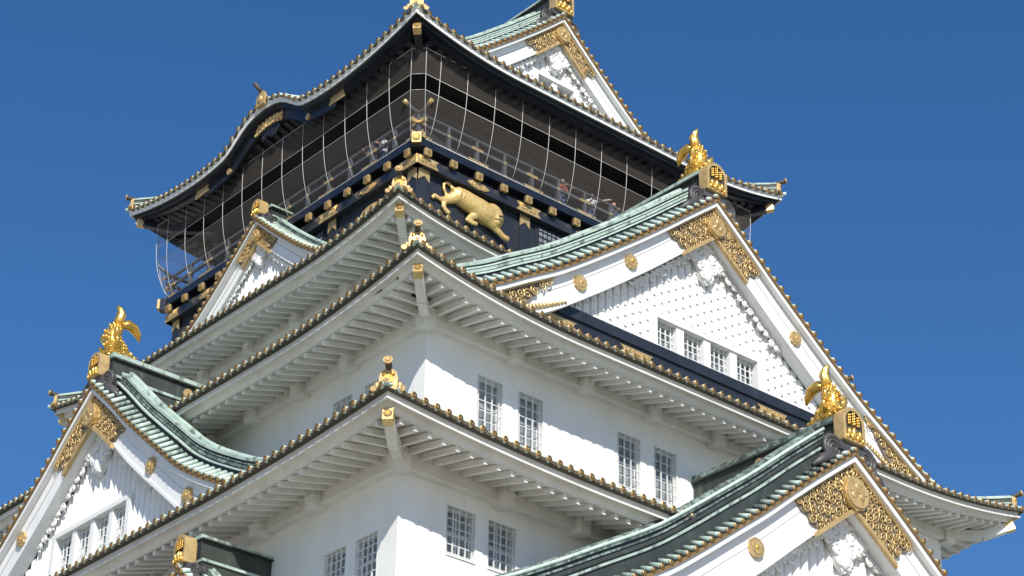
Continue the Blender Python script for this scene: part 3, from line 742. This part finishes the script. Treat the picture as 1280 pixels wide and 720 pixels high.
# ------------------------------------------------------------------ top storey
for T in SIDES:
    wall(T, 7.2, 7.2, -4.6, .2, [], 'dark_wall')
    wall(T, 8.2, 8.2, -8.6, -4.6, [], 'navy_timber')
fl = MB()
fl.box(-8.5, 8.5, -8.5, 8.5, -4.72, -4.44, 'lacquer')
bal = fl.build('balcony', tower)
def fishtail(mb, c, z, hl, hh, o, m='gold'):
    mb.prism([(c-hl, z+hh), (c-hl+hh*.8, z), (c-hl, z-hh), (c+hl, z-hh), (c+hl-hh*.8, z), (c+hl, z+hh)], o, o+.03, m)
for T in SIDES:
    b = MB(T)
    b.box(-8.62, 8.62, 8.5, 8.66, -4.78, -4.45, 'lacquer')                   # floor edge
    b.box(-8.5, 8.5, 8.2, 8.52, -5.52, -5.12, 'navy_timber')                 # beam under the joists
    b.build('floor_beam', bal)
    for i in range(14):
        s = -8.14+1.252*i; j = MB(T)
        j.box(s-.13, s+.13, 8.2, 8.62, -5.119, -4.86, 'lacquer')
        j.box(s-.15, s+.15, 8.62, 8.74, -5.14, -4.85, 'gold'); j.disc((s, 8.74, -4.995), 'b', .09, .03, 'gold_aged', 10)
        j.build('joist_end', bal)
    for s in (-5.55, 0, 5.55):
        f = MB(T)
        f.prism([(s+.52*math.cos(a)*(1+.08*math.cos(6*a)), -5.32+.15*math.sin(a)*(1+.1*math.cos(8*a))) for a in [2*PI*q/20 for q in range(20)]], 8.52, 8.56, 'gold')
        for q in range(4): spiral(f, s-.33+.22*q, -5.32, 8.565, .1, 1.2, q, 1 if q % 2 else -1, .02, 'gold_dull', 10, 4)
        f.build('gold_fitting', bal)
    for s in (-3.0, 3.0):
        f = MB(T)
        fishtail(f, s, -5.32, .62, .19, 8.52)
        for q in range(4): spiral(f, s-.3+.2*q, -5.32, 8.56, .09, 1.2, q, 1 if q % 2 else -1, .02, 'gold_dull', 10, 4)
        f.build('gold_fitting', bal)
    for sg in (-1, 1):
        f = MB(T)
        f.prism([(sg*8.53, -5.13), (sg*7.5, -5.13), (sg*7.65, -5.32), (sg*7.5, -5.51), (sg*8.53, -5.51)], 8.52, 8.555, 'gold')
        for q in range(4): spiral(f, sg*(8.3-.2*q), -5.32, 8.565, .09, 1.2, q, 1 if q % 2 else -1, .02, 'gold_dull', 10, 4)
        f.build('gold_fitting', bal)
    # posts of the frieze with gold capitals
    for s in (-8.2, -3.0, 3.0, 8.2):
        p = MB(T); s0, s1 = s-.24, s+.24
        if abs(s) > 8: s0, s1 = (min(s*1.005, s*.945), max(s*1.005, s*.945))
        p.box(s0, s1, 8.0, 8.30, -8.6, -5.521, 'navy_timber')
        po = p.build('frieze_post', tower)
        c = MB(T); c.prism([(s0-.01, -5.53), (s1+.01, -5.53), (s1+.01, -6.02), ((s0+s1)/2, -5.80), (s0-.01, -6.02)], 8.301, 8.335, 'gold'); c.build('gold_capital', po)
    # small lattice window of the frieze
    for s in (-1.65, 1.65):
        q = MB(T); q.box(s-.75, s+.75, 8.2, 8.26, -7.0, -5.6, 'navy_timber'); q.quad([(s-.62, 8.262, -6.9), (s+.62, 8.262, -6.9), (s+.62, 8.262, -5.7), (s-.62, 8.262, -5.7)], 'glass')
        for i in range(6): q.box(s-.62+.225*i, s-.585+.225*i, 8.265, 8.30, -6.9, -5.7, 'navy_timber')
        for i in range(5): q.box(s-.62, s+.62, 8.27, 8.295, -6.85+.25*i, -6.815+.25*i, 'navy_timber')
        q.build('frieze_window', tower)
    # railing
    r = MB(T); d = 8.44
    r.box(-8.6, 8.6, d-.09, d+.09, -4.44, -4.24, 'lacquer_rail_sunlit'); r.box(-8.75, 8.75, d-.05, d+.05, -3.74, -3.62, 'lacquer_rail_sunlit')
    r.tube([(-9.15, d, -3.02), (-8.7, d, -3.2), (-8.4, d, -3.24), (8.4, d, -3.24), (8.7, d, -3.2), (9.15, d, -3.02)], .065, 8, 'lacquer_rail_sunlit')
    for i in range(13):
        s = -8.4+1.4*i
        r.box(s-.075, s+.075, d-.07, d+.07, -4.239, -3.741, 'lacquer_rail_sunlit'); r.box(s-.05, s+.05, d-.05, d+.05, -3.619, -3.28, 'lacquer_rail_sunlit')
    rl = r.build('railing', bal)
    if T in (N_, E_): continue
    for i in range(13):
        s = -8.4+1.4*i; gf = MB(T)
        if i % 2 == 0:
            gf.box(s-.34, s+.34, d+.09, d+.12, -4.43, -4.25, 'gold'); fishtail(gf, s, -4.34, .52, .09, d+.121)
            g2 = MB(T); g2.box(s-.27, s+.27, d+.05, d+.075, -3.74, -3.62, 'gold')
        else:
            gf.box(s-.07, s+.07, d+.09, d+.115, -4.41, -4.28, 'gold')
            g2 = MB(T); g2.box(s-.06, s+.06, d+.05, d+.075, -3.73, -3.63, 'gold')
        gf.build('floor_rail_fitting', bal); g2.build('rail_fitting', rl)
    for sg in (-1, 1):
        for w_ in range(3):
            gf = MB(T)
            if w_ == 0: gf.tube([(sg*8.98, d, -3.085), (sg*9.2, d, -3.0)], .085, 10, 'gold')
            elif w_ == 1: gf.box(min(sg*8.6, sg*8.85), max(sg*8.6, sg*8.85), d-.07, d+.07, -3.77, -3.60, 'gold')
            else: gf.box(min(sg*8.55, sg*8.75), max(sg*8.55, sg*8.75), d-.1, d+.1, -4.46, -4.22, 'gold')
            gf.build('rail_end_cap', rl)
for sx, sy in ((-1, -1), (1, -1), (1, 1), (-1, 1)):
    c = MB(); e = Vector((sx, sy, 0)).normalized()
    c.bar(Vector((sx*8.2, sy*8.2, -4.66)), Vector((sx*8.72, sy*8.72, -4.66)), .34, .56, 'lacquer')
    co = c.build('corner_beam', bal)
    q = MB(); q.bar(Vector((sx*8.72, sy*8.72, -4.64)), Vector((sx*8.80, sy*8.80, -4.64)), .36, .44, 'gold')
    cc = Vector((sx*8.80, sy*8.80, -4.64)); sd = Vector((-e.y, e.x, 0))
    for r, h, mm in ((.15, .03, 'gold_aged'), (.10, .05, 'gold_bright')):
        ring = [q.p(*(cc+e*h+sd*r*math.cos(2*PI*i/14)+Vector((0, 0, r*math.sin(2*PI*i/14))))) for i in range(14)]
        q.face(ring, mm)
    q.build('gold_cap', bal)

# underside of the top roof: gold plates under the cusped gable, stepped lacquer board
for T in (W_, E_):
    q = MB(T)
    kz = lambda s: -.86+kb(abs(s))
    rings = []
    ss = lin(-4.6, 4.6, 60)
    R1 = [[q.p(s, 9.62, kz(s)-.18), q.p(s, 9.62, kz(s)-.62-.16*math.exp(-(s/1.2)**2)), q.p(s, 9.50, kz(s)-.62-.16*math.exp(-(s/1.2)**2)), q.p(s, 9.50, kz(s)-.18)] for s in ss]
    for a, c in zip(R1, R1[1:]):
        for i in range(4): q.face([a[i], a[(i+1) % 4], c[(i+1) % 4], c[i]], 'lacquer')
    ko = q.build('cusped_bargeboard', tower)
    gq = MB(T)
    gq.prism([(s, kz(s)-.30) for s in lin(-.95, .95, 15)]+[(s, kz(s)-.62-.06*math.cos(s*9)) for s in lin(.95, -.95, 15)], 9.621, 9.66, 'gold_aged')
    gq.build('gold_fitting', ko); gq = MB(T)
    for i in range(22):
        s = -.88+1.76*i/21; spiral(gq, s, kz(s)-.46+.11*((i % 3)-1), 9.67, .12, 1.3, i, 1 if i % 2 else -1, .026, 'gold', 11, 4)
    gq.build('gold_scrolls', ko)
    for s in (-2.75, 2.75): gq = MB(T); gq.disc((s, 9.62, kz(s)-.42), 'b', .14, .06, 'gold', 12); gq.build('gold_boss', ko)
    for sg in (-1, 1):
        gq = MB(T); gq.prism([(sg*5.2, -1.35), (sg*4.2, -1.32), (sg*4.3, -1.1), (sg*4.2, -.95), (sg*5.1, -.95)], 9.62, 9.68, 'gold')
        gq.build('gold_fitting', ko)
    pd = MB(T)
    for i in range(14): spiral(pd, -.5+1.0*rnd.random(), .05-1.0-.25*rnd.random()+.62, 9.55, .16, 1.3, i, 1 if i % 2 else -1, .06, 'lacquer', 11, 5)
    pd.build('carved_pendant', ko)
    # short ridge on top of the cusped bump with its gold end
    kr = MB(T)
    kr.box(-.16, .16, 6.9, 10.05, .62, .95, 'copper'); kr.tube([(0, 6.9, 1.0), (0, 10.05, 1.0)], .12, 8, 'copper')
    kro = kr.build('cusped_gable_ridge', tower)
    e = MB(T); e.prism([(-.28, .56), (.28, .56), (.3, .95), (.16, 1.22), (-.16, 1.22), (-.3, .95)], 10.05, 10.2, 'gold_dull'); e.ball((0, 10.22, .88), (.15, .06, .18), 'gold', 9, 6)
    e.tube([(0, 9.95, 1.2), (0, 10.25, 1.3), (0, 10.55, 1.5)], [.08, .09, .1], 8, 'tile_dark'); e.build('ridge_finial', kro)

# ------------------------------------------------------------------ safety net
prof_net = [(9.2, -.82), (9.2, -1.3), (9.17, -1.98), (9.12, -2.66), (9.02, -3.3), (8.84, -3.95), (8.62, -4.42)]
net_pts = interp([(-z, d) for d, z in prof_net])
net = MB(); zs_up = lin(.82, 1.98, 5); zs_lo = lin(2.66, 4.42, 9)
ch = .38
for T in SIDES:
    net.T = T
    for zsq in (zs_up, zs_lo):
        for a, c in zip(zsq, zsq[1:]):
            da, dc = net_pts(a), net_pts(c)
            net.quad([(-da+ch, da, -a), (da-ch, da, -a), (dc-ch, dc, -c), (-dc+ch, dc, -c)], 'net_mesh', True)
            net.quad([(da-ch, da, -a), (da, da-ch, -a), (dc, dc-ch, -c), (dc-ch, dc, -c)], 'net_mesh', True)
no = net.build('safety_net', tower)
cab_s = {0: [-6.76+1.4*i for i in range(11)]+[-8.1], 1: [6.05-1.4*i for i in range(11)]+[7.45]}
for k_, T in enumerate(SIDES):
    pos = cab_s[k_ % 2] if k_ < 2 else [-7.0+1.4*i for i in range(11)]
    for s in pos+[-9.2+ch, 9.2-ch]:
        if abs(s) > 9: continue
        c = MB(T); zz = lin(.68, 4.42, 12)
        if abs(abs(s)-(9.2-ch)) < .01: pts = [(math.copysign(net_pts(a)-ch, s), net_pts(a)+.02, -a) for a in zz]
        else: pts = [(s, net_pts(a)+.02, -a) for a in zz]
        c.tube(pts, .012, 5, 'steel_cable'); c.build('cable', no)
    for zc in (.82, 1.98, 2.66, 4.42):
        d = net_pts(zc)+.012; c = MB(T)
        c.tube([(-d+ch, d, -zc), (d-ch, d, -zc), (d, d-ch, -zc)], .011 if zc < 4 else .018, 5, 'steel_cable'); c.build('cable', no)

# ------------------------------------------------------------------ tiger reliefs (gilded, on the frieze)
def remesh(o, vox, smooth=6):
    md = o.modifiers.new('remesh', 'REMESH'); md.mode = 'VOXEL'; md.voxel_size = vox; md.use_smooth_shade = True
    if smooth:
        s = o.modifiers.new('smooth', 'SMOOTH'); s.iterations = smooth; s.factor = .5
def tiger(T, ds, dz=0.):
    t = MB(lambda s, d, z: T(s+ds, 8.22+d*.78, z+dz))
    def tb(pts, rad): t.tube([(a, .08, c) for a, c in pts], rad, 10, 'gold_leaf', True, None)
    sq = (1, .6, 1)
    tb([(-6.55, -5.85), (-6.67, -5.66), (-6.87, -5.60), (-7.02, -5.73), (-7.0, -5.96), (-6.88, -6.15), (-6.8, -6.29)], [.10, .085, .075, .075, .075, .07, .06])
    t.tube([(-6.62, .1, -6.02), (-6.4, .14, -6.0), (-6.1, .18, -6.05), (-5.75, .2, -6.13), (-5.4, .2, -6.2), (-5.0, .2, -6.3), (-4.7, .2, -6.34)], [.25, .37, .40, .42, .46, .48, .40], 14, 'gold_leaf')
    t.ball((-4.68, .24, -6.28), (.49, .36, .57), 'gold_leaf', 16, 10)
    t.ball((-4.60, .52, -6.42), (.20, .16, .15), 'gold_leaf', 12, 8); t.ball((-4.60, .50, -6.58), (.17, .12, .10), 'gold_leaf', 10, 6)
    for a in (-4.98, -4.42): t.ball((a, .3, -5.93), (.10, .08, .11), 'gold_leaf', 8, 6)
    for a in (-4.82, -4.42): t.ball((a, .52, -6.18), (.11, .07, .05), 'gold_leaf', 8, 5)
    tb([(-6.5, -6.12), (-6.75, -6.3), (-6.95, -6.46), (-7.0, -6.72), (-6.88, -6.84), (-6.70, -6.92)], [.26, .20, .14, .11, .11, .12])
    tb([(-6.7, -6.25), (-7.0, -6.42), (-7.2, -6.46), (-7.43, -6.40), (-7.55, -6.57)], [.2, .13, .10, .10, .09])
    t.tube([(-5.35, .2, -6.35), (-5.55, .22, -6.58), (-5.84, .22, -6.80), (-5.97, .24, -6.93), (-5.72, .28, -6.99), (-5.48, .30, -6.95)], [.24, .18, .12, .095, .10, .10], 10, 'gold_leaf')
    t.tube([(-4.85, .2, -6.5), (-4.6, .22, -6.68), (-4.38, .24, -6.83), (-4.15, .24, -6.95), (-3.88, .26, -6.98)], [.3, .2, .15, .13, .12], 10, 'gold_leaf')
    o = t.build('tiger_relief', tower)
    remesh(o, .045, 3)
    e = MB(lambda s, d, z: T(s+ds, 8.22+d*.78, z+dz))
    for a in (-4.80, -4.42): e.ball((a, .555, -6.25), (.06, .03, .04), 'tile_dark', 7, 5)
    e.ball((-4.60, .665, -6.37), (.08, .04, .05), 'tile_dark', 7, 5); e.tube([(-4.78, .58, -6.53), (-4.60, .645, -6.50), (-4.42, .58, -6.53)], .024, 5, 'tile_dark')
    for i in range(9):                                # fur lines over the flank
        a = -6.45+.19*i; e.tube([(a, .36+.022*i, -5.80-.035*i), (a+.05, .50+.012*i, -5.98-.03*i), (a+.02, .52+.012*i, -6.16-.03*i)], .018, 5, 'gold_aged')
    for i in range(10):                               # mane tufts round the face
        a = .5+i*.58; e.tube([(-4.68+.34*math.cos(a), .40, -6.28+.42*math.sin(a)), (-4.68+.44*math.cos(a), .26, -6.28+.54*math.sin(a))], [.03, .012], 5, 'gold_leaf')
    e.build('face_marks', o)
tiger(S_, 0); tiger(S_, 11.4); tiger(W_, 11.9, -.4); tiger(W_, .4, -.4)

# ------------------------------------------------------------------ golden dolphin-fish on the ridges
def shachi(T, uc, d, z, sc, label):
    x, y, _ = T(uc, d, z)
    e = bpy.data.objects.new('roof_fish', None); COL.objects.link(e); e.location = (x, y, z+Z0)
    tag(e, label, 'roof ornament', 'golden fish on the gable ridges')
    def TT(a, o, c): return T(uc+a*sc, d+o*sc, z+c*sc)
    path = [(-.62, .10), (-.40, .20), (-.12, .36), (.10, .62), (.12, .92), (-.02, 1.18), (-.18, 1.38)]
    rad = [.15, .29, .36, .34, .28, .20, .12]
    def mk(): return MB(TT, (x, y, z+Z0))
    b = mk()
    # denser body path
    fo = interp([(i, p[0]) for i, p in enumerate(path)]); fz = interp([(i, p[1]) for i, p in enumerate(path)]); fr = interp(list(enumerate(rad)))
    tt = lin(0, 6, 22)
    b.tube([(0, fo(t), fz(t)) for t in tt], [fr(t)*(1+.06*(i % 2)) for i, t in enumerate(tt)], 12, 'gold_bright')
    body = b.build('body', e)
    h = mk(); h.ball((0, -.55, .17), (.25, .30, .20), 'gold_bright', 12, 8); h.ball((0, -.82, .20), (.19, .16, .10), 'gold_bright', 10, 6); h.ball((0, -.80, .06), (.17, .15, .06), 'gold_bright', 10, 6)
    for sg in (-1, 1):
        h.ball((sg*.19, -.60, .27), (.07, .08, .08), 'gold_dull', 8, 6)
        for i in range(5): h.ball((sg*(.22+.03*(i % 2)), -.40+.11*i, .10+.05*i), (.07, .09, .11), 'gold', 7, 5)
    h.build('head', e)
    s = mk()                                          # overlapping scales
    for i in range(5, 19):
        t = tt[i]; r_s = fr(t); dv = Vector((fo(t+.1)-fo(t-.1), fz(t+.1)-fz(t-.1))).normalized(); nv = Vector((dv.y, -dv.x))
        for j in range(9):
            a = 2*PI*(j+.5*(i % 2))/9
            s.ball((r_s*.93*math.cos(a), fo(t)+nv.x*r_s*.93*math.sin(a), fz(t)+nv.y*r_s*.93*math.sin(a)), (.062, .062, .062), 'gold_bright', 6, 4)
    s.build('scales', e)
    def fin(mb, pts, th):                             # pts: (o, z) outline of a blade with thickness across
        for sgn in (1,):
            A = [mb.p(th, o, c) for o, c in pts]; B = [mb.p(-th, o, c) for o, c in pts]; n = len(A)
            mb.face(A, 'gold_bright'); mb.face(B[::-1], 'gold_bright')
            for i in range(n): mb.face([A[i], A[(i+1) % n], B[(i+1) % n], B[i]], 'gold_bright')
    def lobe(pts, r):
        q = mk(); q.tube(pts, r, 8, 'gold_bright', True, None, None)
        for k in (-1, 1): q.tube([(p[0]+k*.6*rr_, p[1], p[2]) for p, rr_ in zip(pts, r)], [rr_*.55 for rr_ in r], 6, 'gold_bright')
        q.build('tail_fin', e)
    lobe([(0, -.14, 1.32), (.0, -.05, 1.55), (.0, -.13, 1.80), (.0, -.05, 2.02), (0, .08, 2.14)], [.13, .20, .19, .12, .03])
    lobe([(0, -.18, 1.36), (.0, -.42, 1.52), (.0, -.70, 1.46), (.0, -.92, 1.22), (0, -1.0, 1.0)], [.13, .19, .19, .13, .03])
    for sg in (-1, 1):                                # side fins
        q = mk(); q.tube([(sg*.25, .08, .62), (sg*.38, .18, .72), (sg*.50, .26, .86), (sg*.52, .30, 1.0)], [.13, .15, .11, .03], 7, 'gold_bright'); q.build('side_fin', e)
        q = mk(); q.tube([(sg*.25, .0, .36), (sg*.42, .14, .36), (sg*.56, .24, .44), (sg*.62, .28, .56)], [.13, .14, .10, .03], 7, 'gold_bright'); q.build('side_fin', e)
    for i in range(6):                                # spines down the back
        q = mk()
        t = 2.2+i*.6; dv = Vector((fo(t+.1)-fo(t-.1), fz(t+.1)-fz(t-.1))).normalized(); nv = Vector((dv.y, -dv.x)); c = Vector((fo(t), fz(t)))+nv*fr(t)
        q.tube([(0, c.x-nv.x*.05, c.y-nv.y*.05), (0, c.x+nv.x*.08, c.y+nv.y*.08), (0, c.x+nv.x*.13+dv.x*.06, c.y+nv.y*.13+dv.y*.06)], [.08, .05, .01], 6, 'gold_bright'); q.build('back_spine', e)
shachi(S_, -.42, 21.85-.95, -19.55+1.45, 1.0, 'golden dolphin fish on the lowest ridge at right, beside the white gable slope')
shachi(S_, 0, 15.7-.95, -6.94+1.45, 1.0, 'golden dolphin fish on the highest big gable, beside the black top storey')
shachi(W_, 0, 16.2-.7, -14.36+1.42, 1.0, 'golden dolphin fish on the left gable ridge with open sky behind it')

# ------------------------------------------------------------------ visitors on the balcony
def person(T, s, d, face, cloth, arm=None, label='', h=1.7):
    x, y, _ = T(s, d, 0); zf = -4.44
    e = bpy.data.objects.new('person', None); COL.objects.link(e); e.location = (x, y, zf+Z0); tag(e, label, 'person', 'visitors on the balcony')
    k = h/1.7; ca, sa = math.cos(face), math.sin(face)
    def TT(a, b_, c): return T(s+(a*ca-b_*sa)*k, d+(a*sa+b_*ca)*k, zf+c*k)
    def mk(): return MB(TT, (x, y, zf+Z0))
    b = mk()
    b.ball((0, .02, 1.58), (.078, .095, .115), 'skin', 12, 8); b.ball((0, .115, 1.565), (.016, .022, .022), 'skin', 6, 5)
    for sg in (-1, 1): b.ball((sg*.08, .01, 1.575), (.016, .025, .035), 'skin', 6, 5)
    b.tube([(0, 0, 1.38), (0, .01, 1.52)], [.06, .055], 10, 'skin')
    b.tube([(0, 0, .88), (0, 0, 1.1), (0, 0, 1.32), (0, 0, 1.42)], [.14, .13, .16, .09], 12, 'skin')
    for sg in (-1, 1):
        b.tube([(sg*.09, 0, .92), (sg*.10, .01, .48), (sg*.10, -.01, .09)], [.085, .06, .042], 10, 'skin'); b.tube([(sg*.10, -.04, .04), (sg*.105, .16, .035)], [.04, .035], 8, 'skin')
        P = [(sg*.17, 0, 1.38), (sg*.24, .06, 1.12), (sg*.20, .30, 1.12), (sg*.19, .38, 1.13)]
        if arm and sg == arm[0]: P = [(sg*.17, 0, 1.38)]+[Vector(q) for q in arm[1]]
        b.tube(P, [.055, .045, .035, .032][:len(P)], 8, 'skin')
        hnd = Vector(P[-1]); dr = (Vector(P[-1])-Vector(P[-2])).normalized()
        b.tube([hnd, hnd+dr*.09], [.034, .038], 8, 'skin')
        for q in range(4): b.tube([hnd+dr*.08+Vector(((q-1.5)*.019, 0, 0)), hnd+dr*(.15+.008*(1.5-abs(q-1.5)))+Vector(((q-1.5)*.02, 0, -.012))], .011, 5, 'skin')
        b.tube([hnd+dr*.02+Vector((-sg*.03, 0, 0)), hnd+dr*.08+Vector((-sg*.06, 0, .01))], .012, 5, 'skin')
    bo = b.build('body', e); remesh(bo, .012, 2)
    c = mk(); c.tube([(0, 0, .90), (0, 0, 1.1), (0, 0, 1.32), (0, 0, 1.41), (0, .0, 1.44)], [.165, .158, .185, .13, .085], 14, cloth)
    for sg in (-1, 1):
        P = [(sg*.14, 0, 1.37), (sg*.19, .01, 1.32), (sg*.235, .05, 1.14)]
        if arm and sg == arm[0]: P = [(sg*.14, 0, 1.37), (sg*.18, .0, 1.37), Vector(arm[1][0])]
        c.tube(P, [.075, .078, .066], 9, cloth)
    remesh(c.build('shirt', e), .015, 3)
    t = mk(); t.tube([(0, 0, .80), (0, 0, .98)], [.165, .155], 12, 'cloth_blue')
    for sg in (-1, 1): t.tube([(sg*.085, 0, .9), (sg*.10, .01, .48), (sg*.10, -.005, .10)], [.10, .08, .065], 10, 'cloth_blue')
    remesh(t.build('trousers', e), .015, 3)
    hr = mk(); hr.ball((0, -.012, 1.615), (.088, .10, .10), 'hair', 12, 8); hr.ball((0, -.05, 1.56), (.08, .07, .10), 'hair', 10, 6); hr.build('hair', e)
person(S_, -.85, 8.05, 0, 'cloth_red', None, 'visitor in a red top looking out from the middle of the sunlit balcony', 1.66)
person(S_, .75, 8.05, .3, 'cloth_white', (1, [(.30, .12, 1.36), (.52, .20, 1.42), (.68, .24, 1.46)]), 'visitor in white stretching one bare arm sideways above the rail', 1.62)
person(S_, 1.95, 8.05, -.1, 'cloth_blue', None, 'dark clothed visitor standing at the rail nearest the big green gable roof', 1.72)
person(W_, 5.75, 8.05, .1, 'cloth_white', None, 'visitor in a white shirt on the shaded balcony side near the corner', 1.64)
person(W_, 5.1, 8.05, -.3, 'cloth_blue', None, 'dark clothed visitor on the shaded balcony side left of the white shirt', 1.7)
